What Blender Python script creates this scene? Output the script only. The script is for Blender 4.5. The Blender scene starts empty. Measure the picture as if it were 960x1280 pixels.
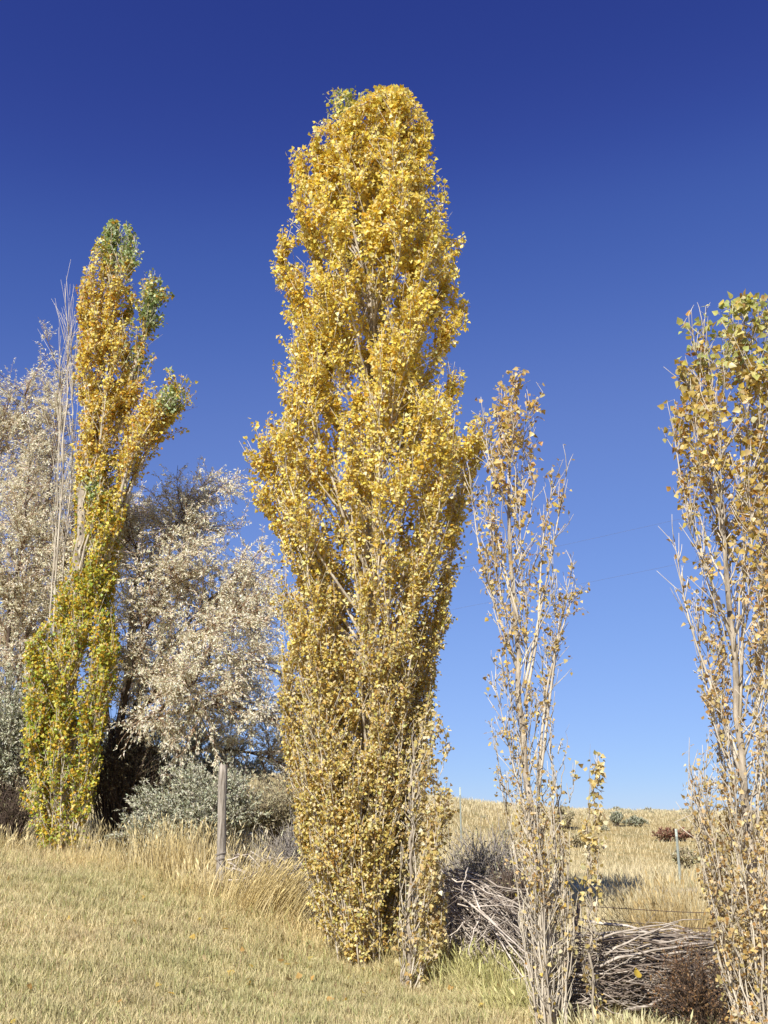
import bpy, math
import numpy as np
from mathutils import Matrix, Vector

# ------------------------------------------------------------------ camera, sky, sun, exposure
SC = bpy.context.scene
COL = SC.collection
F_PX, PITCH, EYE = 1250.0, math.radians(18.0), 1.6
cam_d = bpy.data.cameras.new('camera'); cam = bpy.data.objects.new('camera', cam_d); COL.objects.link(cam)
cam_d.sensor_fit = 'VERTICAL'; cam_d.sensor_height = 36.0; cam_d.lens = 36.0 * F_PX / 1280.0
cam_d.clip_start = 0.05; cam_d.clip_end = 3000
cam.location = (0, 0, EYE); cam.rotation_euler = (math.pi / 2 + PITCH, 0, 0)
SC.camera = cam

SUN_AZ, SUN_EL = math.radians(203.0), math.radians(38.0)       # azimuth clockwise from +Y
W = bpy.data.worlds.new('World'); SC.world = W; W.use_nodes = True
nt = W.node_tree; nt.nodes.clear()
sky = nt.nodes.new('ShaderNodeTexSky'); sky.sky_type = 'NISHITA'; sky.sun_disc = False
sky.sun_elevation = SUN_EL; sky.sun_rotation = SUN_AZ
sky.altitude = 0; sky.air_density = 1.0; sky.dust_density = 0.0; sky.ozone_density = 10.0
pre = nt.nodes.new('ShaderNodeVectorMath'); pre.operation = 'SCALE'; pre.inputs[3].default_value = 0.085
crv = nt.nodes.new('ShaderNodeRGBCurve')                       # the camera's contrasty, violet-leaning blue response, one curve for the whole sky
SKY_CURVE = (((.033, .0165), (.045, .038), (.078, .097), (.40, .294), (1.0, .60)), ((.080, .034), (.108, .079), (.184, .173), (.60, .416), (1.0, .64)), ((.199, .178), (.263, .283), (.416, .434), (.70, .608), (1.0, .75)))
for ch, pts in enumerate(SKY_CURVE):
    cv = crv.mapping.curves[ch]; cv.points[1].location = pts[-1]
    for p_ in pts[:-1]: cv.points.new(*p_)
    for p_ in cv.points: p_.handle_type = 'AUTO_CLAMPED'
crv.mapping.extend = 'EXTRAPOLATED'; crv.mapping.use_clip = False; crv.mapping.update()
post = nt.nodes.new('ShaderNodeVectorMath'); post.operation = 'SCALE'; post.inputs[3].default_value = 10.0
bg = nt.nodes.new('ShaderNodeBackground'); bg.inputs['Strength'].default_value = 0.1
wo = nt.nodes.new('ShaderNodeOutputWorld')
nt.links.new(sky.outputs[0], pre.inputs[0]); nt.links.new(pre.outputs[0], crv.inputs['Color']); nt.links.new(crv.outputs[0], post.inputs[0])
nt.links.new(post.outputs[0], bg.inputs[0]); nt.links.new(bg.outputs[0], wo.inputs[0])
sl = bpy.data.lights.new('sun', 'SUN'); sl.energy = 5.0; sl.angle = math.radians(0.53); sl.color = (1.0, 0.95, 0.87)
sun = bpy.data.objects.new('sun', sl); COL.objects.link(sun); sun.location = (-20, -20, 30)
SDIR = Vector((math.sin(SUN_AZ) * math.cos(SUN_EL), math.cos(SUN_AZ) * math.cos(SUN_EL), math.sin(SUN_EL)))
sun.rotation_euler = SDIR.to_track_quat('Z', 'Y').to_euler()
SC.view_settings.view_transform = 'Standard'; SC.view_settings.look = 'None'
SC.view_settings.exposure = 0.6; SC.view_settings.gamma = 1.0; SC.view_settings.use_curve_mapping = False

# ------------------------------------------------------------------ helpers
rng = np.random.default_rng(7)
CP, SP = math.cos(PITCH), math.sin(PITCH)
def A(*v): return np.array(v, float)
def pix(px, py, D):
    """photo pixel -> world point on the upright plane D metres ahead"""
    u = (np.asarray(px, float) - 480) / F_PX; v = (640 - np.asarray(py, float)) / F_PX
    dy = CP - v * SP; t = D / dy
    return np.stack(np.broadcast_arrays(u * t, D + 0 * t, EYE + (SP + v * CP) * t), -1)
def nrm(v): return v / np.maximum(np.linalg.norm(v, axis=-1, keepdims=True), 1e-9)
def project(P):
    d = P - A(0, 0, EYE); fwd = d[..., 1] * CP + d[..., 2] * SP; up = -d[..., 1] * SP + d[..., 2] * CP
    return 480 + F_PX * d[..., 0] / fwd, 640 - F_PX * up / fwd, fwd

class Geo:
    def __init__(s): s.V = []; s.F = []; s.C = []; s.n = 0
    def add(s, V, F, C=None):
        V = np.asarray(V, float).reshape(-1, 3); F = np.asarray(F, int).reshape(-1, 3)
        s.V.append(V); s.F.append(F + s.n); s.n += len(V)
        C = np.array((.5, .5, .5)) if C is None else np.asarray(C, float)
        s.C.append(np.broadcast_to(C, (len(V), 3)))
        return s
    def mesh(s, name, off=None, smooth=False):
        V = np.concatenate(s.V); F = np.concatenate(s.F); C = np.concatenate(s.C)
        if off is not None: V = V - np.asarray(off)
        me = bpy.data.meshes.new(name)
        me.vertices.add(len(V)); me.vertices.foreach_set('co', V.astype(np.float32).ravel())
        n = len(F)
        me.loops.add(n * 3); me.loops.foreach_set('vertex_index', F.astype(np.int32).ravel())
        me.polygons.add(n); me.polygons.foreach_set('loop_start', np.arange(0, n * 3, 3, dtype=np.int32))
        me.polygons.foreach_set('loop_total', np.full(n, 3, np.int32))
        if smooth: me.polygons.foreach_set('use_smooth', np.ones(n, bool))
        ca = me.color_attributes.new('Col', 'FLOAT_COLOR', 'POINT')
        ca.data.foreach_set('color', np.concatenate([C, np.ones((len(C), 1))], 1).astype(np.float32).ravel())
        me.update(calc_edges=True); me.validate()
        return me

def link(name, me, mat, parent=None, loc=(0, 0, 0)):
    o = bpy.data.objects.new(name, me); COL.objects.link(o)
    if me is not None and mat is not None and not me.materials: me.materials.append(mat)
    if parent is not None: o.parent = parent
    else: o.location = loc
    return o
def tag(o, label=None, cat=None, group=None, kind=None):
    for k, v in (('label', label), ('category', cat), ('group', group), ('kind', kind)):
        if v: o[k] = v
    return o
def thing(name, loc, label, cat, group=None):
    return tag(link(name, None, None, None, tuple(loc)), label, cat, group)
def part(name, geo, mat, root, smooth=False, kind=None):
    """part whose geometry was made in world coordinates"""
    o = link(name, geo.mesh(name, np.array(root.location), smooth), mat, root)
    if kind: o['kind'] = kind
    return o

def tubes(P, R, sides=5, C=None):
    """P [N,k,3], R [N,k] -> verts, tris (closed at the tip)"""
    P = np.asarray(P, float); R = np.asarray(R, float)
    N, k, _ = P.shape
    T = nrm(np.gradient(P, axis=1))
    ref = np.where(np.abs(T[:, :1, 2:3]) > .8, A(1, 0, 0), A(0, 0, 1))
    ref = np.broadcast_to(ref, T.shape)
    U = nrm(np.cross(T, ref)); Wv = np.cross(T, U)
    a = np.arange(sides) * 2 * math.pi / sides
    V = P[:, :, None] + R[:, :, None, None] * (np.cos(a)[None, None, :, None] * U[:, :, None] + np.sin(a)[None, None, :, None] * Wv[:, :, None])
    idx = np.arange(N * k * sides).reshape(N, k, sides)
    a0 = idx[:, :-1]; a1 = np.roll(a0, -1, 2); b0 = idx[:, 1:]; b1 = np.roll(b0, -1, 2)
    Fq = np.concatenate([np.stack([a0, a1, b1], -1).reshape(-1, 3), np.stack([a0, b1, b0], -1).reshape(-1, 3)])
    cap = []
    for j in range(1, sides - 1):
        cap.append(np.stack([idx[:, -1, 0], idx[:, -1, j], idx[:, -1, j + 1]], -1))
        cap.append(np.stack([idx[:, 0, 0], idx[:, 0, j + 1], idx[:, 0, j]], -1))
    Fq = np.concatenate([Fq] + cap)
    Cc = None
    if C is not None:
        C = np.asarray(C, float)
        Cc = np.repeat(C, k * sides, 0) if C.ndim == 2 and len(C) == N else C
    return V.reshape(-1, 3), Fq, Cc

def smooth_path(pts, k):
    """resample a polyline with Catmull-Rom"""
    pts = np.asarray(pts, float)
    if len(pts) == 2: return pts[0] + (pts[1] - pts[0]) * np.linspace(0, 1, k)[:, None]
    p = np.concatenate([[2 * pts[0] - pts[1]], pts, [2 * pts[-1] - pts[-2]]])
    s = np.linspace(0, len(pts) - 1 - 1e-6, k); i = s.astype(int); t = (s - i)[:, None]
    a, b, c, d = p[i], p[i + 1], p[i + 2], p[i + 3]
    return .5 * (2 * b + (c - a) * t + (2 * a - 5 * b + 4 * c - d) * t ** 2 + (3 * b - a - 3 * c + d) * t ** 3)

POP_V = A((0, 0, 0), (.34, .06, .07), (.50, .30, .12), (.27, .62, .07), (0, 1.02, -.05), (-.34, .06, .07), (-.50, .30, .12), (-.27, .62, .07))
POP_F = np.array([(0, 1, 2), (0, 2, 3), (0, 3, 4), (0, 6, 5), (0, 7, 6), (0, 4, 7)])
KITE_V = A((0, 0, 0), (.5, .45, .06), (0, 1, 0), (-.5, .45, .06)); KITE_F = np.array([(0, 1, 2), (0, 2, 3)])
def leaves(pos, d, n, size, C, tv=POP_V, tf=POP_F, wid=1.0):
    d = nrm(d); s = nrm(np.cross(d, n)); n = np.cross(s, d)
    N, m = len(pos), len(tv)
    size = np.broadcast_to(size, (N,))[:, None, None]
    wid = np.broadcast_to(wid, (N,))[:, None, None]
    V = pos[:, None] + size * (tv[None, :, :1] * wid * s[:, None] + tv[None, :, 1:2] * d[:, None] + tv[None, :, 2:3] * n[:, None])
    Fv = (tf[None] + (np.arange(N) * m)[:, None, None]).reshape(-1, 3)
    return V.reshape(-1, 3), Fv, np.repeat(C, m, 0)
def along(P, t):
    """P [N,k,3], t [N] -> points and tangents"""
    N, k, _ = P.shape; s = np.clip(t, 0, .9999) * (k - 1); i = s.astype(int); f = (s - i)[:, None]; r = np.arange(N)
    a, b = P[r, i], P[r, i + 1]
    return a + (b - a) * f, nrm(b - a)
def sprout(P, n, tr, lr, spread, up, droop, g, k=5, wob=.12, tpow=1.0):
    i = g.integers(0, len(P), n); t = tr[0] + (tr[1] - tr[0]) * g.random(n) ** tpow
    s, T = along(P[i], t)
    d = nrm(T * (1 - spread) + g.normal(size=(n, 3)) * spread + A(0, 0, up))
    L = g.uniform(*lr, n)[:, None, None]; q = np.linspace(0, 1, k)[None, :, None]
    curve = g.normal(size=(n, 3)) * wob + A(0, 0, droop)
    Q = s[:, None] + L * (q * d[:, None] + q ** 2 * curve[:, None])
    return Q, i, t
SUNV = np.array(SDIR)
def clumpy(p, f, ph):
    """smooth 3-D noise, about -1..1, that gathers leaves into clumps with gaps between"""
    x, y, z = (p * f).T
    return (np.sin(x + 1.7 * np.sin(.8 * z + ph)) + np.sin(1.1 * y - .9 * np.sin(1.2 * x + 2 * ph)) + np.sin(.9 * z + 1.4 * np.sin(1.1 * y - ph)) + .7 * np.sin(2.3 * x + 1.9 * z + ph) * np.sin(2.1 * y + ph)) / 2.6
def pick(pal, n, g, jit=.12):
    """pal: list of (weight, rgb)"""
    w = A(*[p[0] for p in pal]); c = A(*[p[1] for p in pal])
    C = c[g.choice(len(c), n, p=w / w.sum())]
    return np.clip(C * (1 + g.normal(size=(n, 1)) * jit) * (1 + g.normal(size=(n, 3)) * jit * .35), .01, .9)

# ------------------------------------------------------------------ materials
def mat(name, build):
    m = bpy.data.materials.new(name); m.use_nodes = True; t = m.node_tree; t.nodes.clear()
    out = t.nodes.new('ShaderNodeOutputMaterial'); build(t, out); return m
def leaf_mat(name, trans=.35, rough=.5, tint=(1, 1, 1), spec=.35):
    def b(t, out):
        at = t.nodes.new('ShaderNodeAttribute'); at.attribute_name = 'Col'
        p = t.nodes.new('ShaderNodeBsdfPrincipled'); p.inputs['Roughness'].default_value = rough
        p.inputs['Specular IOR Level'].default_value = spec
        tl = t.nodes.new('ShaderNodeBsdfTranslucent')
        mc = t.nodes.new('ShaderNodeMix'); mc.data_type = 'RGBA'; mc.blend_type = 'MULTIPLY'; mc.inputs[0].default_value = 1
        mc.inputs[7].default_value = (*tint, 1)
        mx = t.nodes.new('ShaderNodeMixShader'); mx.inputs[0].default_value = trans
        t.links.new(at.outputs[0], p.inputs['Base Color']); t.links.new(at.outputs[0], mc.inputs[6])
        t.links.new(mc.outputs[2], tl.inputs[0]); t.links.new(p.outputs[0], mx.inputs[1]); t.links.new(tl.outputs[0], mx.inputs[2])
        t.links.new(mx.outputs[0], out.inputs[0])
    return mat(name, b)
def bark_mat(name, c1, c2, scale=14, stretch=.18, bump=.5, rough=.85):
    def b(t, out):
        tc = t.nodes.new('ShaderNodeTexCoord'); mp = t.nodes.new('ShaderNodeMapping'); mp.inputs['Scale'].default_value = (1, 1, stretch)
        nz = t.nodes.new('ShaderNodeTexNoise'); nz.inputs['Scale'].default_value = scale; nz.inputs['Detail'].default_value = 6; nz.inputs['Roughness'].default_value = .65
        cr = t.nodes.new('ShaderNodeValToRGB'); cr.color_ramp.elements[0].color = (*c1, 1); cr.color_ramp.elements[1].color = (*c2, 1)
        cr.color_ramp.elements[0].position = .35; cr.color_ramp.elements[1].position = .65
        at = t.nodes.new('ShaderNodeAttribute'); at.attribute_name = 'Col'
        mc = t.nodes.new('ShaderNodeMix'); mc.data_type = 'RGBA'; mc.blend_type = 'MULTIPLY'; mc.inputs[0].default_value = 1
        sc = t.nodes.new('ShaderNodeVectorMath'); sc.operation = 'SCALE'; sc.inputs[3].default_value = 2.0
        p = t.nodes.new('ShaderNodeBsdfPrincipled'); p.inputs['Roughness'].default_value = rough; p.inputs['Specular IOR Level'].default_value = .25
        bp = t.nodes.new('ShaderNodeBump'); bp.inputs['Strength'].default_value = bump; bp.inputs['Distance'].default_value = .02
        t.links.new(tc.outputs['Object'], mp.inputs[0]); t.links.new(mp.outputs[0], nz.inputs['Vector']); t.links.new(nz.outputs[0], cr.inputs[0])
        t.links.new(at.outputs[0], sc.inputs[0]); t.links.new(cr.outputs[0], mc.inputs[6]); t.links.new(sc.outputs[0], mc.inputs[7])
        t.links.new(mc.outputs[2], p.inputs['Base Color']); t.links.new(nz.outputs[0], bp.inputs['Height']); t.links.new(bp.outputs[0], p.inputs['Normal'])
        t.links.new(p.outputs[0], out.inputs[0])
    return mat(name, b)
M_LEAF = leaf_mat('poplar_leaf', .42, .38, (1.0, .85, .52))
M_OLIVE = leaf_mat('silver_leaf', .33, .45, (1, .97, .85))
M_SHRUB = leaf_mat('shrub_leaf', .2, .6, (1, .95, .8))
M_GRASS = leaf_mat('dry_grass', .25, .6, (1, .95, .75), .2)
M_BARK = bark_mat('poplar_bark', (.34, .285, .215), (.68, .61, .48), 9, .25)
M_TRUNK = bark_mat('old_bark', (.16, .13, .095), (.50, .43, .33), 12, .3, 1.0)
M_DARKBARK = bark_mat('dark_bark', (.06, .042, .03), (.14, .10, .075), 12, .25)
M_DEAD = bark_mat('dead_wood', (.18, .155, .13), (.37, .335, .30), 10, .2)
M_POST = bark_mat('weathered_post', (.11, .09, .07), (.44, .39, .32), 34, .05, 1.0)
M_WIRE = bark_mat('rusty_wire', (.06, .04, .03), (.14, .10, .08), 30, 1, .1, .6)
M_METAL = bark_mat('rusty_steel', (.12, .085, .06), (.22, .17, .13), 25, 1, .2, .6)
M_GREENPOST = bark_mat('painted_steel', (.16, .18, .15), (.26, .28, .24), 25, 1, .2, .5)
M_CABLE = bark_mat('cable', (.10, .10, .12), (.14, .14, .16), 3, 1, 0, .6)
def ground_b(t, out):
    tc = t.nodes.new('ShaderNodeTexCoord')
    at = t.nodes.new('ShaderNodeAttribute'); at.attribute_name = 'Col'
    n1 = t.nodes.new('ShaderNodeTexNoise'); n1.inputs['Scale'].default_value = .9; n1.inputs['Detail'].default_value = 8
    n2 = t.nodes.new('ShaderNodeTexNoise'); n2.inputs['Scale'].default_value = 22; n2.inputs['Detail'].default_value = 6
    cr = t.nodes.new('ShaderNodeValToRGB'); cr.color_ramp.elements[0].color = (.62, .66, .60, 1); cr.color_ramp.elements[1].color = (1.15, 1.08, .95, 1)
    cr.color_ramp.elements[0].position = .3; cr.color_ramp.elements[1].position = .7
    cr2 = t.nodes.new('ShaderNodeValToRGB'); cr2.color_ramp.elements[0].color = (.55, .52, .5, 1); cr2.color_ramp.elements[1].color = (1.2, 1.2, 1.15, 1)
    cr2.color_ramp.elements[0].position = .3; cr2.color_ramp.elements[1].position = .7
    m1 = t.nodes.new('ShaderNodeMix'); m1.data_type = 'RGBA'; m1.blend_type = 'MULTIPLY'; m1.inputs[0].default_value = 1
    m2 = t.nodes.new('ShaderNodeMix'); m2.data_type = 'RGBA'; m2.blend_type = 'MULTIPLY'; m2.inputs[0].default_value = 1
    p = t.nodes.new('ShaderNodeBsdfPrincipled'); p.inputs['Roughness'].default_value = .95; p.inputs['Specular IOR Level'].default_value = .1
    bp = t.nodes.new('ShaderNodeBump'); bp.inputs['Strength'].default_value = .6; bp.inputs['Distance'].default_value = .05
    t.links.new(tc.outputs['Object'], n1.inputs['Vector']); t.links.new(tc.outputs['Object'], n2.inputs['Vector'])
    t.links.new(n1.outputs[0], cr.inputs[0]); t.links.new(n2.outputs[0], cr2.inputs[0])
    t.links.new(at.outputs[0], m1.inputs[6]); t.links.new(cr.outputs[0], m1.inputs[7])
    t.links.new(m1.outputs[2], m2.inputs[6]); t.links.new(cr2.outputs[0], m2.inputs[7])
    t.links.new(m2.outputs[2], p.inputs['Base Color']); t.links.new(n2.outputs[0], bp.inputs['Height']); t.links.new(bp.outputs[0], p.inputs['Normal'])
    t.links.new(p.outputs[0], out.inputs[0])
M_GROUND = mat('dry_ground', ground_b)

# ------------------------------------------------------------------ terrain: thin-plate spline through ground contacts
CTRL = [(60, 1076, 17.5), (0, 1056, 17.5), (-90, 1040, 17.5), (150, 1074, 17), (220, 1092, 15.8), (278, 1114, 14.6), (390, 1165, 13.6), (450, 1205, 13),
        (510, 1242, 11.8), (560, 1200, 12.8), (625, 1215, 12), (690, 1292, 10), (800, 1290, 10.3), (950, 1320, 9.2), (1050, 1330, 9.2),
        (0, 1280, 8.6), (240, 1280, 9.4), (480, 1282, 9.9), (200, 1180, 11.6), (0, 1150, 12.0), (-150, 1180, 10.5),
        (720, 1168, 16), (960, 1168, 16), (600, 1120, 18), (470, 1080, 20), (600, 1085, 28), (760, 1112, 24), (900, 1112, 24), (720, 1062, 45), (880, 1062, 45), (1100, 1062, 45),
        (600, 1010, 85), (760, 1016, 85), (930, 1016, 85), (1150, 1016, 85), (420, 985, 80), (300, 965, 75), (100, 950, 75), (-200, 940, 75),
        (60, 1030, 25), (230, 1035, 25), (380, 1040, 25), (-120, 1020, 25)]
cp = np.array([pix(*c) for c in CTRL])
cp = np.concatenate([cp, A((0, 0, 0), (-3, 3, .12), (3, 3, -.05), (0, -5, 0), (-8, 3, .7), (8, 3, -.2), (-5, -5, .2), (5, -5, -.1),
                           (0, 160, 1.5), (120, 160, 1.5), (-120, 160, 2), (0, 420, -3), (350, 420, -3), (-350, 420, -3))])
def warp(x, y):
    yy = np.maximum(y, -6) + 9
    return np.stack([3.2 * np.clip(x / yy, -1.4, 1.4), 2.6 * np.log(yy)], -1)
def tps(r): return np.where(r > 1e-9, r * r * np.log(np.maximum(r, 1e-9)), 0)
_q = warp(cp[:, 0], cp[:, 1])
_K = tps(np.linalg.norm(_q[:, None] - _q[None], axis=-1)) + np.eye(len(_q)) * .02
_Pm = np.concatenate([np.ones((len(_q), 1)), _q], 1)
_S = np.linalg.solve(np.block([[_K, _Pm], [_Pm.T, np.zeros((3, 3))]]), np.concatenate([cp[:, 2], np.zeros(3)]))
def bumps(x, y):
    return .018 * np.sin(2.1 * x + .7 * y) * np.sin(1.7 * y - .6 * x + 1) + .01 * np.sin(5.3 * x + 1.1) * np.sin(4.7 * y + .4)
def H(x, y):
    x = np.asarray(x, float); y = np.asarray(y, float); sh = x.shape
    q = warp(x.ravel(), y.ravel()); out = np.empty(len(q))
    for i in range(0, len(q), 20000):
        s = q[i:i + 20000]
        out[i:i + 20000] = tps(np.linalg.norm(s[:, None] - _q[None], axis=-1)) @ _S[:len(_q)] + _S[-3] + s @ _S[-2:]
    return (out + bumps(x.ravel(), y.ravel())).reshape(sh)
# front edge of the fence line; lawn lies on the camera's side of it
EDGE = A((-40, 18.5), (-9, 18.0), (-5.6, 17.2), (-3.6, 15.6), (-2.4, 14.2), (-.9, 13.4), (.5, 12.7), (1.3, 11.7), (1.9, 10.4), (3.2, 9.9), (5, 9.6), (40, 9.0))
def edge_y(x): return np.interp(x, EDGE[:, 0], EDGE[:, 1])
def patchy(x, y):
    """slow patch value 0..1"""
    v = np.sin(.9 * x + 1.3 * np.sin(.5 * y)) + np.sin(1.3 * y - .8 * x + 2) + .7 * np.sin(2.9 * x + 2.1 * y) + .5 * np.sin(5.1 * x - 4.3 * y + .5)
    return np.clip(.5 + v * .17, 0, 1)
LAWN_C = A((.36, .33, .16), (.50, .42, .22)); FIELD_C = A((.40, .31, .15), (.47, .38, .19))
xs = np.unique(np.concatenate([-np.geomspace(12, 600, 34), np.arange(-12, 12.01, .22), np.geomspace(12, 600, 34)]))
ys = np.unique(np.concatenate([-np.geomspace(2, 120, 14), np.arange(-2, 22, .22), np.geomspace(22, 1200, 90)]))
gx, gy = np.meshgrid(xs, ys); gz = H(gx, gy)
pt = patchy(gx, gy)[..., None]; lawn_w = np.clip((edge_y(gx) - gy) / .8 + .5, 0, 1)[..., None]
gc = lawn_w * (LAWN_C[0] * (1 - pt) + LAWN_C[1] * pt) + (1 - lawn_w) * (FIELD_C[0] * (1 - pt) + FIELD_C[1] * pt)
track = np.exp(-((gy - 23.8) / 1.4) ** 2)[..., None] * (gx > -3)[..., None]       # pale dirt track along the field
gc = gc * (1 - .9 * track) + A(.66, .60, .50) * .9 * track
nx, ny = len(xs), len(ys); ii = np.arange(nx * ny).reshape(ny, nx)
a, b, c, d = ii[:-1, :-1].ravel(), ii[:-1, 1:].ravel(), ii[1:, 1:].ravel(), ii[1:, :-1].ravel()
gg = Geo().add(np.stack([gx, gy, gz], -1), np.concatenate([np.stack([a, b, c], 1), np.stack([a, c, d], 1)]), gc.reshape(-1, 3))
tag(link('ground', gg.mesh('ground', None, True), M_GROUND), 'dry grassy ground with the hillside rising behind', 'ground', kind='structure')
def gpt(px, py, D):
    p = pix(px, py, D); p[2] = H(p[0], p[1]); return p

def ray_ground(px, py):
    Dm = np.geomspace(14, 100, 400); p = pix(px, py, Dm); hit = np.nonzero(p[:, 2] <= H(p[:, 0], p[:, 1]))[0]
    return float(Dm[hit[0]]) if len(hit) else 84.0
# ------------------------------------------------------------------ grass blades
def blades(x, y, h, w, lean, C, g, sink=.01):
    n = len(x); z = H(x, y) - sink
    base = np.stack([x, y, z], -1)
    th = g.uniform(0, 2 * math.pi, n); side = np.stack([np.cos(th), np.sin(th), 0 * th], -1)
    ln = np.stack([g.normal(size=n), g.normal(size=n), 0 * th], -1) * np.asarray(lean).reshape(-1, 1)
    hh = np.asarray(h)[:, None]; ww = np.asarray(w)[:, None]
    up = A(0, 0, 1)
    m = base + up * hh * .55 + ln * hh * .3; t = base + up * hh + ln * hh
    V = np.stack([base - side * ww / 2, base + side * ww / 2, m - side * ww * .4, m + side * ww * .4, t], 1)
    Fb = np.array([(0, 1, 3), (0, 3, 2), (2, 3, 4)])
    Fv = (Fb[None] + (np.arange(n) * 5)[:, None, None]).reshape(-1, 3)
    return V.reshape(-1, 3), Fv, np.repeat(C, 5, 0)
g = np.random.default_rng(11)
n = 620000
x = g.uniform(-13, 6, n); y = g.uniform(6.0, 19.5, n)
z0 = H(x[::1], y)
px_, py_, _ = project(np.stack([x, y, z0 + .05], -1))
dist = np.hypot(x, y)
keep = (y < edge_y(x) + g.normal(size=n) * .25) & (px_ > -170) & (px_ < 1130) & (py_ < 1420) & (g.random(n) < np.clip(11.0 / dist, .3, 1))
x, y = x[keep], y[keep]; n = len(x)
e = edge_y(x) - y
lng = np.exp(-np.maximum(e, 0) / np.where(x < -1, .9, .55)) * np.clip(.35 + 1.1 * patchy(x * 1.7 + 3, y * 1.9), 0, 1.1)
pt = np.clip(patchy(x, y) + g.normal(size=n) * .16, 0, 1)
h = (.045 + .05 * g.random(n) + .03 * pt) * (1 - lng) + lng * g.uniform(.09, .30, n)
tuft = clumpy(np.stack([x, y, 0 * x], -1), 9.0, .6); h = h * (1 + .35 * np.clip(tuft, -.8, 1.2)); pt = np.clip(pt - .18 * tuft, 0, 1)
greenside = np.clip(1 - np.abs(x - 1.1) / .9, 0, 1) * np.clip(1 - e / 1.6, 0, 1)
C = (A(.42, .395, .19) * (1 - pt[:, None]) + A(.64, .55, .31) * pt[:, None])
C = C * (1 - lng[:, None] * .75) + A(.62, .50, .24) * lng[:, None] * .75
C = C * (1 - greenside[:, None] * .6) + A(.40, .41, .15) * greenside[:, None] * .6
r = g.random(n); C[r < .12] = A(.33, .36, .14); C[r > .95] = A(.34, .24, .14)
br = np.clip(patchy(x * 2.3 + 7, y * 2.1 + 4) * 2.2 - 1.25, 0, 1)[:, None]; C = C * (1 - .45 * br) + A(.40, .31, .19) * .45 * br; h = h * (1 - .35 * br[:, 0] * (1 - lng))
C *= (1 + g.normal(size=(n, 1)) * .16)
lawn = Geo().add(*blades(x, y, h, g.uniform(.005, .010, n), .3 + .15 * g.random(n), np.clip(C * A(1.09, 1.07, 1.10), .02, .85), g))
tag(link('lawn_grass', lawn.mesh('lawn_grass'), M_GRASS), 'short dry yellow-green grass of the sloping lawn', 'grass', kind='stuff')
# rough field grass behind the fence line
n = 260000
y = 11 + 80 * g.random(n) ** 2.0; x = g.uniform(-.62, .62, n) * (y + 3)
keep = y > edge_y(x) + .3; x, y = x[keep], y[keep]; n = len(x)
tr = np.exp(-((y - 23.6) / 1.9) ** 2) * (x > -3)
keep = g.random(n) > tr * .93; x, y = x[keep], y[keep]; n = len(x)
pt = np.clip(patchy(x * .35, y * .35) + g.normal(size=n) * .2, 0, 1)
C = A(.54, .45, .25) * (1 - pt[:, None]) + A(.68, .59, .37) * pt[:, None]
r = g.random(n); C[r < .08] = A(.33, .32, .16)
sg = np.clip(patchy(x * .9 + 5, y * .5 + 2) * 2.4 - 1.35, 0, 1)[:, None] * .4; C = C * (1 - sg) + A(.40, .37, .24) * sg
C *= (1 + g.normal(size=(n, 1)) * .13)
h = g.uniform(.10, .28, n) * (.5 + .9 * pt)
fld = Geo().add(*blades(x, y, h, .005 + y * .00038, .35 + 0 * x, np.clip(C, .02, .85), g))
tag(link('field_grass', fld.mesh('field_grass'), M_GRASS), 'rough straw-coloured grass over the field and hillside', 'grass', kind='stuff')
# fallen leaves
n = 1100
x = g.uniform(-6, 4, n); y = g.uniform(7.5, 15, n); keep = y < edge_y(x); x, y = x[keep], y[keep]
wt = g.random(len(x)) < np.clip(.12 + np.exp(-((x + .1) ** 2 + (y - 12.4) ** 2) / 3), 0, 1); x, y = x[wt], y[wt]; n = len(x)
nn = nrm(g.normal(size=(n, 3)) * .45 + A(0, 0, 1)); dd = g.normal(size=(n, 3))
fl = Geo().add(*leaves(np.stack([x, y, H(x, y) + .045], -1), dd, nn, g.uniform(.05, .085, n), pick([(3, (.68, .50, .12)), (2, (.52, .33, .10)), (2, (.62, .52, .30))], n, g)))
tag(link('fallen_leaves', fl.mesh('fallen_leaves'), M_LEAF), 'scattered fallen yellow poplar leaves on the lawn', 'fallen leaves', kind='stuff')

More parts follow.
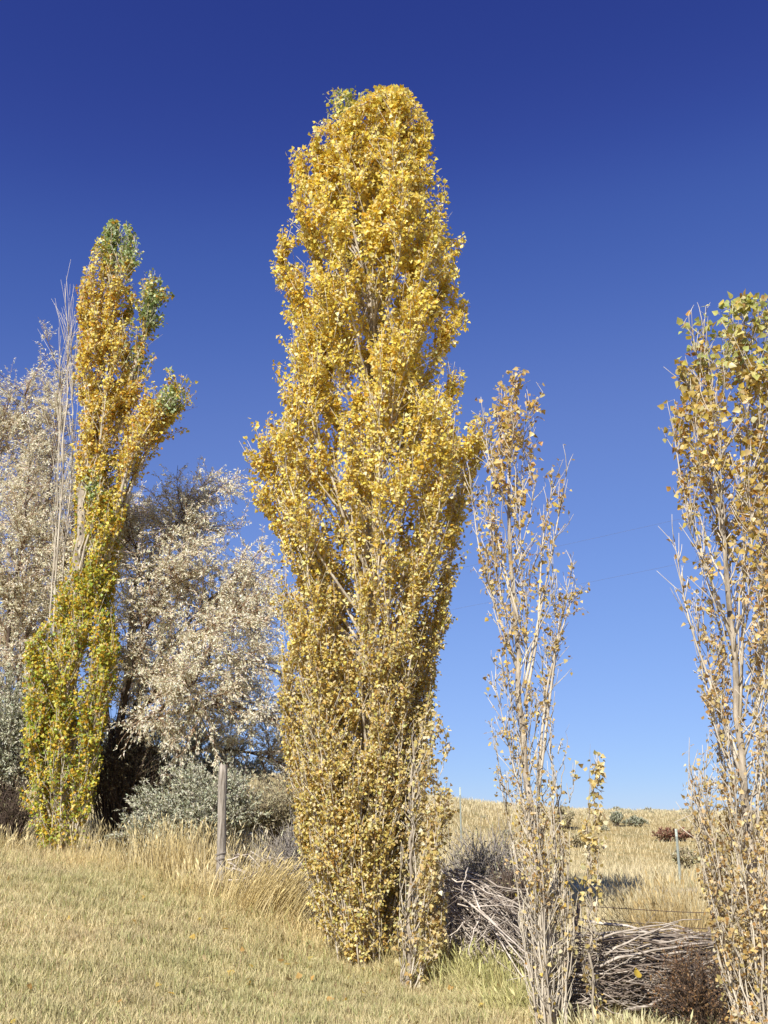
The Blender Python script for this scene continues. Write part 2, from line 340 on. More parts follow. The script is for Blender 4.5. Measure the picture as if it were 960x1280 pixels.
# ------------------------------------------------------------------ poplars
def poplar(label, D, base, trunk, r0, profile, n_limb, twigs, per_twig, lsize, palfn, g, extra=(), limb_len=(1.4, 3.2), tmin=None,
           depth=.85, singles=0, keepfn=None, twig_len=(.22, .6), bark=M_BARK, name='poplar_tree', limb_r=.026, group=None, suckers=0, rin=.35, gaps=.5, stalks=False):
    bp = gpt(*base, D)
    root = thing(name, bp, label, 'tree', group)
    tp = pix(A(*[q[0] for q in trunk]), A(*[q[1] for q in trunk]), D)
    tp[0] = bp - A(0, 0, .08)
    T = smooth_path(tp, 30); T[1:-1] += g.normal(size=(28, 3)) * A(.012, .012, 0)
    tt = np.linspace(0, 1, 30); Rt = r0 * ((1 - tt) ** .8 * .93 + .05) * (1 + .35 * np.exp(-tt * 30))
    part('trunk', Geo().add(*tubes(T[None], Rt[None], 10)), M_TRUNK, root, True)
    pz = A(*[q[0] for q in profile]); L = pix(A(*[q[1] for q in profile]), pz, D); R_ = pix(A(*[q[2] for q in profile]), pz, D)
    zz = L[:, 2][::-1]; xl = L[:, 0][::-1]; xr = R_[:, 0][::-1]
    cen = lambda z: .5 * (np.interp(z, zz, xl) + np.interp(z, zz, xr))
    hw = lambda z: np.maximum(.5 * (np.interp(z, zz, xr) - np.interp(z, zz, xl)), .03)
    trunk_at = lambda z: np.stack([np.interp(z, T[:, 2], T[:, 0]), np.interp(z, T[:, 2], T[:, 1]), z], -1)
    ztop, zb = zz[-1], zz[0]
    def fit(Q, i0=1, m=1.0):
        """keep branch points inside the crown's outline, allowing for their depth"""
        kf = D / Q[..., 1]; ze = np.minimum(EYE + (Q[..., 2] - EYE) * kf, ztop); xe = Q[..., 0] * kf
        xe = np.clip(xe, cen(ze) - hw(ze) * m, cen(ze) + hw(ze) * m)
        Q[..., i0:, 0] = (xe / kf)[..., i0:]; Q[..., i0:, 2] = (EYE + (ze - EYE) / kf)[..., i0:]
    paths = []; rads = []; ragged = []; free = set(); low = set()
    span = ztop - bp[2]
    k = 12; q = np.linspace(0, 1, k)
    for i in range(n_limb):
        f = (i + g.random()) / n_limb
        zt = zb + .12 * span + f ** .9 * (ztop - zb - .12 * span) - .02
        phi = i * 2.39996 + g.normal() * .3; rr = rin + (1 - rin) * g.random() ** .45 * .97
        tip = A(cen(zt) + hw(zt) * rr * math.cos(phi), D + hw(zt) * depth * rr * math.sin(phi), zt)
        zs = max(zt - g.uniform(*limb_len) * (.7 + .5 * (1 - f)), bp[2] + .1 + g.random() * .35)
        zs = min(zs, T[-1, 2] - .05)
        s = trunk_at(zs)
        lat = (1 - (1 - q) ** 1.9)[:, None]
        P = np.empty((k, 3)); P[:, 2] = s[2] + (tip[2] - s[2]) * q
        P[:, :2] = s[:2] + (tip[:2] - s[:2]) * lat
        P[1:] += np.cumsum(g.normal(size=(k - 1, 3)) * .016, 0) * A(1, 1, .3)
        rag = g.uniform(.88, 1.08); fit(P, 2, rag * .97); ragged.append(rag)
        paths.append(P); ll = np.linalg.norm(tip - s); rads.append((limb_r * min(ll / 2.2, 1.25)) * ((1 - q) ** .9 * .9 + .1))
    for ex in extra:                                      # limbs that can be seen one by one in the photograph
        pts = np.array([pix(e[0], e[1], D + (e[2] if len(e) > 2 else 0)) for e in ex])
        P = smooth_path(pts, k); paths.append(P); free.add(len(paths) - 1); rads.append(limb_r * 1.4 * ((1 - q) ** .9 * .9 + .1))
    for i in range(suckers):                              # upright shoots round the foot of the trunk
        f = g.random(); phi = g.uniform(0, 2 * math.pi); zt = bp[2] + span * g.uniform(.13, .34)
        w0 = hw(bp[2] + .15 * span)
        s = bp + A(math.cos(phi) * w0 * .55 * g.random() ** .5, math.sin(phi) * w0 * .5, 0); s[2] = H(s[0], s[1]) - .03
        tip = A(cen(zt) + hw(zt) * .95 * math.cos(phi), D + hw(zt) * depth * .95 * math.sin(phi), zt)
        P = s + (tip - s) * q[:, None]; P += np.cumsum(g.normal(size=(k, 3)) * .012, 0) * A(1, 1, 0)
        paths.append(P); low.add(len(paths) - 1); rads.append(.011 * ((1 - q) * .85 + .15))
    POS = []; DIR = []; ROOT = []
    for pi, (P, R) in enumerate(zip(paths, rads)):
        gl = Geo().add(*tubes(P[None], R[None], 6))
        nt_ = max(4, int(twigs * np.linalg.norm(P[-1] - P[0])))
        Q, _, t = sprout(P[None], nt_, (.04 if pi in low else .3, 1), twig_len, .36, .3, .10, g, 4, .10)
        Q = np.concatenate([Q, P[None][:, [-4, -3, -2, -1]]])
        if pi not in free: fit(Q, 1, ragged[pi] * 1.03 if pi < len(ragged) else 1.0)
        else: Q[..., 2] = np.minimum(Q[..., 2], EYE + (ztop - EYE) * Q[..., 1] / D)
        rq = np.linspace(.0055, .0022, 4)[None].repeat(len(Q), 0); rq[-1] = np.linspace(.0035, .0018, 4)
        gl.add(*tubes(Q, rq, 3))
        part('limb', gl, bark, root, True)
        m = g.poisson(per_twig * g.gamma(1.6, 1 / 1.6, len(Q))); m[-1] += int(per_twig * 1.2); idx = np.repeat(np.arange(len(Q)), m)
        if len(idx):
            s_, T_ = along(Q[idx], g.random(len(idx)) ** .8)
            off = nrm(g.normal(size=(len(idx), 3)) + A(0, 0, .1)); POS.append(s_ + off * g.uniform(.02, .075, (len(idx), 1))); DIR.append(off); ROOT.append(s_)
    pos = np.concatenate(POS); off = np.concatenate(DIR); stem = np.concatenate(ROOT)
    kp = g.random(len(pos)) < 1 - gaps * np.clip(.25 + 1.5 * clumpy(pos, 3.4, len(pos) % 7), 0, 1); pos, off, stem = pos[kp], off[kp], stem[kp]
    if keepfn is not None:
        kp = keepfn(pos, g); pos, off, stem = pos[kp], off[kp], stem[kp]
    n = len(pos); hf = np.clip((pos[:, 2] - bp[2]) / span, 0, 1)
    d = nrm(off * .9 + g.normal(size=(n, 3)) * .5 + A(0, 0, -.45))
    out = nrm((pos - np.stack([cen(pos[:, 2]), 0 * hf + D, pos[:, 2]], -1)) * A(1, 1, 0) + 1e-6)
    nn = nrm(out * .45 + g.normal(size=(n, 3)) * .62 + SUNV * .5 + A(0, 0, .1))
    sz = lsize(hf) * g.uniform(.55, 1.3, n); Cc = palfn(pos, hf, g)
    if stalks: part('leaf_stalks', Geo().add(*tubes(np.stack([stem, pos + d * sz[:, None] * .05], 1), np.full((n, 2), .0013), 3)), bark, root, kind='stuff')
    if singles:                                           # the leaves that show largest are parts of their own
        _, _, dz = project(pos); px_, py_, _ = project(pos)
        vis = (px_ > 0) & (px_ < 960) & (py_ > 0) & (py_ < 1280)
        score = np.where(vis, sz / dz * (1 - .3 * (pos[:, 1] > D)), -1)
        top = np.argsort(-score)[:singles]; sel = np.zeros(n, bool); sel[top] = True
        lm = {}
        for j in top:
            key = tuple(np.round(Cc[j] * 12) / 12)
            if key not in lm:
                lm[key] = Geo().add(POP_V, POP_F, A(*Cc[j])).mesh('leaf'); lm[key].materials.append(M_LEAF)
            dj = d[j]; sj = nrm(np.cross(dj, nn[j])); nj = np.cross(sj, dj)
            lo = bpy.data.objects.new('leaf', lm[key]); COL.objects.link(lo); lo.parent = root
            mm = np.eye(4); mm[:3, 0] = sj * sz[j]; mm[:3, 1] = dj * sz[j]; mm[:3, 2] = nj * sz[j]; mm[:3, 3] = pos[j] - bp
            lo.matrix_local = Matrix(mm.tolist())
        pos, d, nn, sz, Cc = pos[~sel], d[~sel], nn[~sel], sz[~sel], Cc[~sel]
    part('crown', Geo().add(*leaves(pos, d, nn, sz, Cc)), M_LEAF, root, kind='stuff')
    print(label, 'leaves', n, 'limbs', len(paths))
    return root

YEL = [(5, (.75, .60, .10)), (4, (.81, .69, .17)), (1.2, (.63, .40, .04)), (2.5, (.84, .76, .34))]
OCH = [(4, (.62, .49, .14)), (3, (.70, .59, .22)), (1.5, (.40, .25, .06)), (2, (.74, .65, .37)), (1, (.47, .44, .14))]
GRN = [(3, (.42, .47, .16)), (2, (.34, .40, .14)), (2, (.55, .56, .25))]
DRY = [(4, (.58, .44, .18)), (3, (.66, .52, .24)), (2, (.42, .26, .09)), (1, (.72, .62, .38))]
def mix_by(w, A_, B_): return A_ * (1 - w[:, None]) + B_ * w[:, None]
def choose(p, A_, B_, g): return np.where((g.random(len(p)) < p)[:, None], B_, A_)
# the tall poplar in the middle
g = np.random.default_rng(21)
MID = [(115, 476, 506), (128, 466, 516), (142, 410, 528), (165, 394, 538), (182, 372, 534), (200, 368, 552), (214, 358, 573), (228, 366, 556), (250, 358, 552), (272, 350, 566), (300, 352, 577), (322, 344, 566), (352, 335, 572), (372, 346, 578), (400, 338, 584), (418, 346, 572), (440, 345, 560),
       (480, 343, 566), (512, 348, 556), (540, 333, 588), (575, 323, 601), (612, 325, 588), (650, 343, 574), (690, 360, 578), (722, 384, 566), (745, 346, 556),
       (780, 349, 556), (830, 354, 540), (880, 352, 540), (920, 358, 532), (970, 362, 526), (1050, 378, 520), (1100, 386, 515), (1150, 394, 508), (1205, 424, 492)]
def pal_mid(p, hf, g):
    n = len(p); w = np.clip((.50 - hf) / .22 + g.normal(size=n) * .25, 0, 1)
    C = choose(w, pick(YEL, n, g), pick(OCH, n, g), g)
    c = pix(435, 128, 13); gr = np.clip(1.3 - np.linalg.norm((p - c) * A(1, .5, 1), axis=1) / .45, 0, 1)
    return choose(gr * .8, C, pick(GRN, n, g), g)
def keep_mid(p, g):
    x, yv, _ = project(p)
    holes = [(505, 250, 14), (462, 375, 14), (610, 470, 10), (470, 580, 16), (465, 640, 15), (466, 700, 14), (490, 930, 10), (548, 590, 9), (462, 1010, 14), (455, 860, 10), (480, 590, 12), (500, 730, 10)]
    k = np.ones(len(p), bool)
    for hx, hy, r in holes: k &= ~(((x - hx) ** 2 + ((yv - hy) / 1.6) ** 2 < r * r) & (p[:, 1] < 13.3) & (g.random(len(p)) < .55))
    return k
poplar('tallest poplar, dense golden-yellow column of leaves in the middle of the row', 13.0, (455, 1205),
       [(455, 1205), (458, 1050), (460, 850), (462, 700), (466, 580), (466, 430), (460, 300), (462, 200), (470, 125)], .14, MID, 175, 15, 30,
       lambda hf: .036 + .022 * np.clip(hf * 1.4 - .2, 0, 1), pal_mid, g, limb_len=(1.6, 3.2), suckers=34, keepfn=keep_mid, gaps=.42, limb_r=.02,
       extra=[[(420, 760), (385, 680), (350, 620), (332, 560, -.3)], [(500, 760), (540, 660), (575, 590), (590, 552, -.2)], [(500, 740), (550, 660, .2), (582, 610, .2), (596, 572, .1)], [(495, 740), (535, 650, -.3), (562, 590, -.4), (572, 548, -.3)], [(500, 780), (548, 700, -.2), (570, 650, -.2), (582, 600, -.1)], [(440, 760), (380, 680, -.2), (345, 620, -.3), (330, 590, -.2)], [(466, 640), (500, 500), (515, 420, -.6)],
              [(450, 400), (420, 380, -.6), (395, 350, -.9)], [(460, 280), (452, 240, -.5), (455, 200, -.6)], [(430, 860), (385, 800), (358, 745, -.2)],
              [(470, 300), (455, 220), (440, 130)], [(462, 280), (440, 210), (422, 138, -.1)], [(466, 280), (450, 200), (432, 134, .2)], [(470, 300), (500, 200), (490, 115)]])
# the pale sapling at its right foot
g = np.random.default_rng(22)
SAP = [(885, 538, 548), (920, 515, 556), (970, 508, 572), (1000, 506, 572), (1060, 502, 558), (1120, 500, 553), (1180, 498, 550), (1220, 503, 530), (1240, 507, 516)]
PALE = [(4, (.66, .55, .25)), (3, (.58, .46, .16)), (2, (.70, .63, .40)), (1, (.40, .28, .10))]
poplar('slender young poplar with pale leaves at the right foot of the tallest poplar', 11.8, (511, 1241),
       [(511, 1241), (512, 1120), (514, 1000), (517, 900)], .03, SAP, 26, 11, 13, lambda hf: .043 + 0 * hf, lambda p, hf, g: pick(PALE, len(p), g), g,
       limb_len=(.9, 1.9), depth=.8, twig_len=(.12, .3), limb_r=.012, suckers=12, name='young_poplar', rin=.3,
       keepfn=lambda p, g: g.random(len(p)) < np.where(project(p)[0] < 525, .25, 1))
# the leaning, forked poplar on the left
g = np.random.default_rng(23)
LFT = [(280, 141, 158), (300, 122, 172), (335, 108, 176), (360, 103, 168), (400, 98, 162), (450, 99, 178), (480, 97, 174), (520, 99, 164), (560, 97, 160), (600, 102, 156), (640, 98, 152),
       (680, 98, 148), (705, 92, 146), (745, 72, 140), (780, 60, 138), (803, 38, 146), (840, 31, 150), (880, 34, 132), (920, 33, 126), (960, 31, 120), (1000, 28, 114), (1050, 36, 106), (1074, 52, 98)]
YGR = [(3, (.66, .52, .06)), (3, (.52, .52, .08)), (3, (.32, .41, .07)), (1.5, (.64, .38, .04)), (1, (.72, .62, .16))]
def pal_left(p, hf, g):
    n = len(p); x, yv, _ = project(p)
    C = choose(np.clip((yv - 560) / 160, 0, 1), pick(YEL + [(2.5, (.46, .24, .03)), (1.5, (.56, .46, .12))], n, g), pick(YGR, n, g), g)
    tips = np.maximum.reduce([np.clip((345 - yv) / 45 + (x - 140) / 60, 0, 1), np.clip(1.4 - np.hypot(x - 188, (yv - 385) * .6) / 22, 0, 1), np.clip(1.3 - np.hypot(x - 212, yv - 500) / 20, 0, 1),
                              .9 * np.clip(1.2 - np.hypot(x - 116, (yv - 610) * .6) / 14, 0, 1), .35 * np.clip((x - 150) / 15, 0, 1) * (yv < 470)])
    return choose(tips * .92, C, pick([(3, (.38, .48, .20)), (2, (.54, .62, .34)), (1.5, (.22, .30, .09))], n, g), g)
left_pop = poplar('leaning poplar with forked green-tipped crown and yellow-green skirt, left side', 17.5, (75, 1074),
       [(75, 1074), (84, 930), (93, 780), (101, 660), (108, 580), (120, 500), (132, 410), (149, 290)], .13, LFT, 92, 13, 26,
       lambda hf: .048 + .014 * hf, pal_left, g, limb_len=(1.2, 2.8), suckers=22, depth=.8,
       extra=[[(140, 660), (163, 590, -.2), (188, 530, -.2), (224, 491, -.2)], [(142, 650), (160, 590), (180, 540), (208, 500, .1)], [(135, 700), (150, 620, .1), (172, 560, .2), (195, 520)],
              [(138, 690), (155, 600, -.3), (178, 545, -.4), (214, 497, -.3)], [(132, 700), (165, 600, .3), (195, 545, .3), (226, 505, .2)], [(136, 680), (158, 585, -.1), (176, 535, 0), (196, 505, 0)], [(138, 680), (168, 600, 0), (200, 535, 0), (218, 515, 0)], [(136, 690), (152, 600, 0), (166, 550, 0), (180, 515, 0)],
              [(150, 540), (172, 460, .1), (186, 400, .1), (194, 375, .1)], [(140, 560), (165, 470), (184, 410), (191, 362)], [(140, 560), (160, 480), (178, 420), (184, 372, -.2)], [(142, 540), (160, 500), (181, 472)]],
       keepfn=lambda p, g: ~((np.abs(project(p)[0] - 102) < 5) & (np.abs(project(p)[1] - 655) < 55) & (p[:, 1] < 17.7) & (g.random(len(p)) < .9)))
# bare shoots beside it
g = np.random.default_rng(24)
bp = gpt(60, 1072, 18.0)
root = thing('bare_poplar', bp, 'leafless pale poplar stems rising beside the leaning left poplar', 'tree')
for i, pp in enumerate([[(60, 1072), (64, 900), (66, 780), (78, 600), (85, 470), (82, 400)], [(56, 1072), (60, 880), (72, 700), (76, 560), (72, 440)],
                        [(64, 1072), (70, 850), (84, 680), (92, 540), (96, 425)]]):
    P = smooth_path([pix(a, b, 17.95 + .12 * i) for a, b in pp], 16); P[1:] += np.cumsum(g.normal(size=(15, 3)) * .022, 0); P[0, 2] = bp[2] - .05
    gl = Geo().add(*tubes(P[None], (np.linspace(.030, .005, 16) * (1 - .2 * i))[None], 6))
    Q, _, _ = sprout(P[None], 46, (.42, 1), (.3, 1.3), .16, .22, .12, g, 4, .12)
    gl.add(*tubes(Q, np.linspace(.006, .002, 4)[None].repeat(len(Q), 0), 3)); part('stem', gl, M_BARK, root, True)
# the thin, sparse poplar right of the middle
g = np.random.default_rng(25)
SML = [(464, 632, 660), (490, 616, 679), (520, 604, 668), (565, 596, 672), (600, 589, 682), (640, 589, 690), (700, 594, 694), (750, 604, 698), (800, 613, 700), (850, 613, 694), (900, 612, 690),
       (950, 618, 690), (1000, 626, 698), (1060, 638, 706), (1120, 648, 714), (1200, 655, 722), (1292, 664, 720)]
def keep_small(p, g):
    yv = project(p)[1]; return g.random(len(p)) < np.interp(yv, [460, 540, 600, 760, 860, 1000, 1100, 1280], [1, .8, .55, .6, .5, .42, .22, .08])
poplar('thin sparse poplar with few leaves and many bare branches, right of the tallest poplar', 10.0, (688, 1292),
       [(688, 1292), (682, 1170), (669, 1040), (653, 920), (645, 800), (637, 640), (641, 540), (648, 470)], .046, SML, 42, 10, 8.5,
       lambda hf: .033 + .022 * np.clip(hf * 1.6 - .6, 0, 1), lambda p, hf, g: pick(DRY + [(3 , (.62, .46, .10))], len(p), g), g, limb_len=(.9, 2.1), depth=.85, twig_len=(.14, .34),
       limb_r=.012, suckers=24, stalks=True, keepfn=keep_small, rin=.2,
       extra=[[(655, 860), (668, 800), (690, 690), (708, 592)], [(656, 880), (672, 790), (678, 680), (692, 605, .2)], [(672, 1000), (690, 850), (700, 780), (718, 700, -.1)],
              [(672, 980), (684, 860), (708, 770), (720, 740, .1)], [(648, 840), (620, 760), (598, 680), (590, 610)], [(640, 640), (615, 590), (604, 520)], [(690, 1280), (676, 1100), (640, 950), (618, 850)], [(650, 780), (628, 700), (612, 620)]])
# two young shoots beside it
g = np.random.default_rng(26)
poplar('short leafy poplar shoot standing above the brush fence, just right of the sparse poplar', 9.9, (740, 1285), [(740, 1285), (738, 1150), (735, 1050), (738, 930)], .012,
       [(925, 735, 742), (950, 731, 749), (1000, 729, 750), (1060, 727, 748), (1100, 726, 748), (1160, 727, 745), (1220, 728, 750), (1285, 734, 746)], 12, 12, 5.5, lambda hf: .045 + 0 * hf,
       lambda p, hf, g: pick(PALE, len(p), g), g, limb_len=(.4, .9), twig_len=(.08, .18), limb_r=.006, name='young_poplar', rin=.1,
       keepfn=lambda p, g: g.random(len(p)) < np.interp(project(p)[1], [920, 1080, 1130, 1160, 1200, 1250], [1, .9, .5, .3, 1, .7]))
poplar('very slim poplar shoot with a few pale leaves, between sparse poplar and leafy shoot', 10.1, (700, 1290), [(700, 1290), (702, 1150), (700, 1000), (712, 905)], .012,
       [(900, 709, 716), (940, 697, 722), (1000, 692, 716), (1080, 694, 712), (1160, 694, 708), (1290, 696, 704)], 10, 9, 3.5, lambda hf: .045 + 0 * hf,
       lambda p, hf, g: pick(PALE, len(p), g), g, limb_len=(.4, .9), twig_len=(.08, .2), limb_r=.006, name='young_poplar', rin=.1)
# the poplar at the right edge
g = np.random.default_rng(27)
RGT = [(378, 872, 972), (405, 858, 985), (450, 842, 1000), (520, 838, 1012), (600, 839, 1022), (660, 837, 1030), (720, 845, 1034), (770, 856, 1036), (850, 854, 1040), (900, 862, 1040), (960, 861, 1040), (1000, 860, 1036),
       (1050, 872, 1030), (1100, 880, 1022), (1150, 890, 1016), (1200, 898, 1010), (1280, 916, 1004), (1325, 935, 990)]
def pal_right(p, hf, g):
    n = len(p); yv = project(p)[1]
    C = choose(np.clip((yv - 520) / 260, .12, 1), pick([(3, (.60, .46, .11)), (2, (.50, .40, .10)), (2, (.48, .28, .06)), (2, (.66, .56, .24))], n, g), pick(DRY, n, g), g)
    return choose(np.clip((500 - yv) / 130, 0, .75), C, pick([(3, (.48, .50, .15)), (2, (.40, .44, .13)), (1, (.60, .60, .28))], n, g), g)
poplar('poplar cut off by the right edge, open crown with large green-yellow top leaves', 9.0, (962, 1325),
       [(962, 1325), (947, 1150), (927, 950), (911, 760), (902, 650), (890, 520), (885, 395)], .042, RGT, 84, 11, 8.8,
       lambda hf: .035 + .034 * np.clip(hf * 1.5 - .5, 0, 1), pal_right, g, limb_len=(.9, 2.2), depth=.85, twig_len=(.14, .36), limb_r=.012, suckers=40, singles=300, stalks=True, rin=.2,
       keepfn=lambda p, g: g.random(len(p)) < np.interp(project(p)[1], [380, 520, 700, 850, 1250], [1, .75, .6, .8, .85]) * np.where((project(p)[0] < 880) & (project(p)[1] > 640), .55, 1),
       extra=[[(925, 900), (930, 700), (925, 520), (932, 382)], [(945, 900), (955, 700), (950, 520), (957, 392)], [(915, 800), (880, 700), (852, 600), (840, 520)], [(905, 650), (880, 570), (862, 480)],
              [(930, 980), (890, 860), (860, 770), (842, 670)], [(955, 1220), (925, 1120), (880, 1050), (858, 985, -.1)]])

# ------------------------------------------------------------------ silver-leaved oleaster trees
OLV = [(5, (.72, .665, .48)), (4, (.79, .74, .57)), (2, (.58, .535, .36)), (1.5, (.82, .79, .67))]
def oleaster(label, D, base, limbs, n2, n3, per, pal, g, name='silver_oleaster', lsz=(.045, .088), droop=-.2, l2=(.5, 1.35), l3=(.25, .65), r0=.09, keepfn=None):
    bp = gpt(*base, D); root = thing(name, bp, label, 'tree')
    st = bp + A(0, 0, -.08)
    trunkP = smooth_path([st, bp + A(.05, 0, .5), bp + A(-.02, .05, 1.0)], 8)
    part('trunk', Geo().add(*tubes(trunkP[None], np.linspace(r0 * 1.5, r0, 8)[None], 9)), M_DARKBARK, root, True)
    POS = []; DIR = []
    for lb in limbs:
        pts = [trunkP[-2]] + [pix(e[0], e[1], D + (e[2] if len(e) > 2 else 0)) for e in lb]
        P = smooth_path(pts, 14); P[2:] += np.cumsum(g.normal(size=(12, 3)) * .03, 0)
        gl = Geo().add(*tubes(P[None], np.linspace(r0 * .62, .012, 14)[None], 6))
        Ln = np.linalg.norm(np.diff(P, axis=0), axis=1).sum()
        P2, _, t2 = sprout(P[None], int(n2 * Ln), (.25, 1), l2, .42, .12, -.05, g, 6, .15, .8)
        P2 = np.concatenate([P2, P[None, -6:]])
        gl.add(*tubes(P2, np.linspace(.013, .004, 6)[None].repeat(len(P2), 0), 4, A(1.1, 1.0, .85)))
        P3, _, _ = sprout(P2, int(n3 * len(P2)), (.15, 1), l3, .38, .02, droop, g, 5, .2)
        gl.add(*tubes(P3, np.linspace(.0045, .0015, 5)[None].repeat(len(P3), 0), 3, A(2.2, 2.0, 1.6)))
        part('limb', gl, M_DARKBARK, root, True)
        m = g.poisson(per, len(P3)); idx = np.repeat(np.arange(len(P3)), m)
        s_, T_ = along(P3[idx], g.random(len(idx)) ** .7)
        POS.append(s_ + g.normal(size=s_.shape) * .015); DIR.append(nrm(T_ * .7 + g.normal(size=s_.shape) * .55 + A(0, 0, -.25)))
    pos = np.concatenate(POS); d = np.concatenate(DIR)
    if keepfn is not None: kp = keepfn(pos, g); pos, d = pos[kp], d[kp]
    n = len(pos); nn = nrm(g.normal(size=(n, 3)) * .7 + SUNV * 1.1)
    kp = g.random(n) < 1 - .45 * np.clip(.15 + 1.6 * clumpy(pos, 4.2, 2.9), 0, 1); pos, d, nn = pos[kp], d[kp], nn[kp]; n = len(pos)
    C = pick(pal, n, g)
    part('crown', Geo().add(*leaves(pos, d, nn, g.uniform(*lsz, n), C, KITE_V, KITE_F, .30)), M_OLIVE, root, kind='stuff')
    print(label, 'leaves', n)
    return root
g = np.random.default_rng(31)
oleaster('broad silver-leaved tree spreading right behind the leaning poplar', 19.3, (140, 1062),
         [[(150, 900), (170, 800), (205, 690), (258, 616)], [(150, 900), (165, 770, -.2), (180, 690, -.4), (172, 652, -.4)], [(160, 900, -.5), (200, 800, -.8), (250, 740, -.8), (300, 696, -.6)],
          [(160, 905, -.6), (215, 830, -1), (265, 785, -1.1), (322, 772, -.8)], [(165, 900, -.8), (220, 860, -1.2), (285, 825, -1.2), (345, 840, -.9)], [(160, 920, -.6), (220, 890, -1), (290, 880, -1), (350, 905, -.6)],
          [(160, 945, -.4), (215, 938, -.6), (285, 932, -.6), (345, 950, -.3)], [(150, 880, 0), (190, 760, -.3), (235, 680, -.4), (238, 640, -.4)], [(130, 880, .5), (125, 760, .8), (135, 680, .8), (150, 640, .8)],
          [(165, 880, .3), (230, 790, .4), (280, 750, .3), (300, 765, .2)], [(150, 880, -1), (170, 810, -1.4), (200, 740, -1.5), (225, 700, -1.3)], [(160, 910, -1.2), (200, 880, -1.7), (240, 850, -1.9), (280, 870, -1.8)]],
         7, 13, 25, OLV, g)
oleaster('tall silver-leaved tree at the left edge behind the leafless stems', 22.0, (5, 1052),
         [[(10, 850), (20, 700), (28, 580), (32, 488)], [(20, 850), (45, 700), (60, 580), (74, 484)], [(0, 850), (-10, 700), (-5, 600), (2, 518)], [(-10, 850), (-50, 720), (-80, 620), (-90, 540)],
          [(30, 860, -.5), (60, 760, -.8), (85, 690, -.8), (100, 600, -.6)], [(30, 880, -.8), (60, 820, -1.1), (80, 760, -1.1), (95, 720, -1)], [(10, 850, -1), (15, 760, -1.3), (30, 690, -1.4), (45, 600, -1.2)],
          [(-10, 860, -1), (-30, 780, -1.3), (-40, 700, -1.3), (-30, 620, -1.2)], [(10, 900, -1), (20, 860, -1.5), (30, 800, -1.6), (20, 740, -1.5)], [(-10, 880, -1), (-60, 830, -1.2), (-120, 780, -1), (-150, 740, -.6)],
          [(10, 860, .8), (30, 740, 1), (60, 640, 1), (50, 540, .8)]],
         6.5, 12, 24, OLV, g)

# ------------------------------------------------------------------ shrubs
def shrub(name, label, px, py, D, wpx, hpx, n_stem, n_tw, per, pal, g, lsz=(.035, .06), wid=.35, twig_m=M_DARKBARK, cat='shrub', depth=.8, group=None, leaf_m=M_SHRUB, twl=(.2, .45), stem_r=.009, flat=.5):
    bp = gpt(px, py, D); s = D / math.cos(0) / F_PX * 1.0
    w, h = wpx * s / 2, hpx * s
    root = thing(name, bp, label, cat, group)
    phi = g.uniform(0, 2 * math.pi, n_stem); rr = g.random(n_stem) ** .5; zz = np.sqrt(np.maximum(1 - rr ** 2 * (1 - flat ** 2), .05)) * g.uniform(.72, 1, n_stem)
    tip = np.stack([bp[0] + w * rr * np.cos(phi), bp[1] + w * depth * rr * np.sin(phi), bp[2] + h * zz], -1)
    st = np.stack([bp[0] + w * .3 * rr * np.cos(phi), bp[1] + w * .3 * depth * rr * np.sin(phi), bp[2] + 0 * phi], -1); st[:, 2] = H(st[:, 0], st[:, 1]) - .03
    q = np.linspace(0, 1, 6)[None, :, None]
    P = st[:, None] + (tip - st)[:, None] * q + (A(0, 0, 1) * h * .12)[None, None] * np.sin(q * math.pi)
    P[:, 1:-1] += g.normal(size=(n_stem, 4, 3)) * .03 * max(w, .2)
    gl = Geo().add(*tubes(P, np.linspace(stem_r, stem_r * .35, 6)[None].repeat(n_stem, 0), 4))
    Q, _, _ = sprout(P, n_tw, (.3, 1), twl, .4, .15, -.05, g, 4, .15)
    gl.add(*tubes(Q, np.linspace(stem_r * .5, stem_r * .2, 4)[None].repeat(n_tw, 0), 3))
    part('stems', gl, twig_m, root, True)
    if per:
        idx = np.repeat(np.arange(n_tw), g.poisson(per, n_tw)); s_, T_ = along(Q[idx], g.random(len(idx)) ** .7); n = len(idx)
        part('foliage', Geo().add(*leaves(s_, nrm(T_ + g.normal(size=(n, 3)) * .6), nrm(g.normal(size=(n, 3)) * .8 + SUNV * .8), g.uniform(*lsz, n), pick(pal, n, g), KITE_V, KITE_F, wid)), leaf_m, root, kind='stuff')
    return root
g = np.random.default_rng(41)
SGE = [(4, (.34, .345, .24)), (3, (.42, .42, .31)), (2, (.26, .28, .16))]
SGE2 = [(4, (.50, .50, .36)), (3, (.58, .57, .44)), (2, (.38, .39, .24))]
STRW = [(4, (.46, .40, .24)), (3, (.38, .34, .20)), (2, (.52, .46, .30))]
shrub('silver_shrub', 'round grey-green shrub behind the wooden post', 250, 1072, 17.2, 165, 112, 90, 1300, 20, SGE2, g, (.045, .075), .3)
shrub('silver_shrub', 'grey-green shrub at the left edge beside the leaning poplar', -8, 1046, 19.0, 125, 200, 90, 1200, 20, SGE2, g, (.05, .085), .3)
shrub('silver_shrub', 'small grey-green shrub low in the shade left of the wooden post', 180, 1082, 16.6, 66, 58, 30, 300, 18, SGE2, g, (.045, .07), .3)
shrub('dry_shrub', 'pale straw-coloured bush between the wooden post and the tallest poplar', 350, 1065, 17.4, 140, 104, 80, 1000, 16, STRW, g, (.04, .08), .22)
shrub('dead_bush', 'leafless grey twiggy bush at the left foot of the tallest poplar', 372, 1118, 15.0, 80, 85, 60, 420, 0, STRW, g, twig_m=M_DEAD)
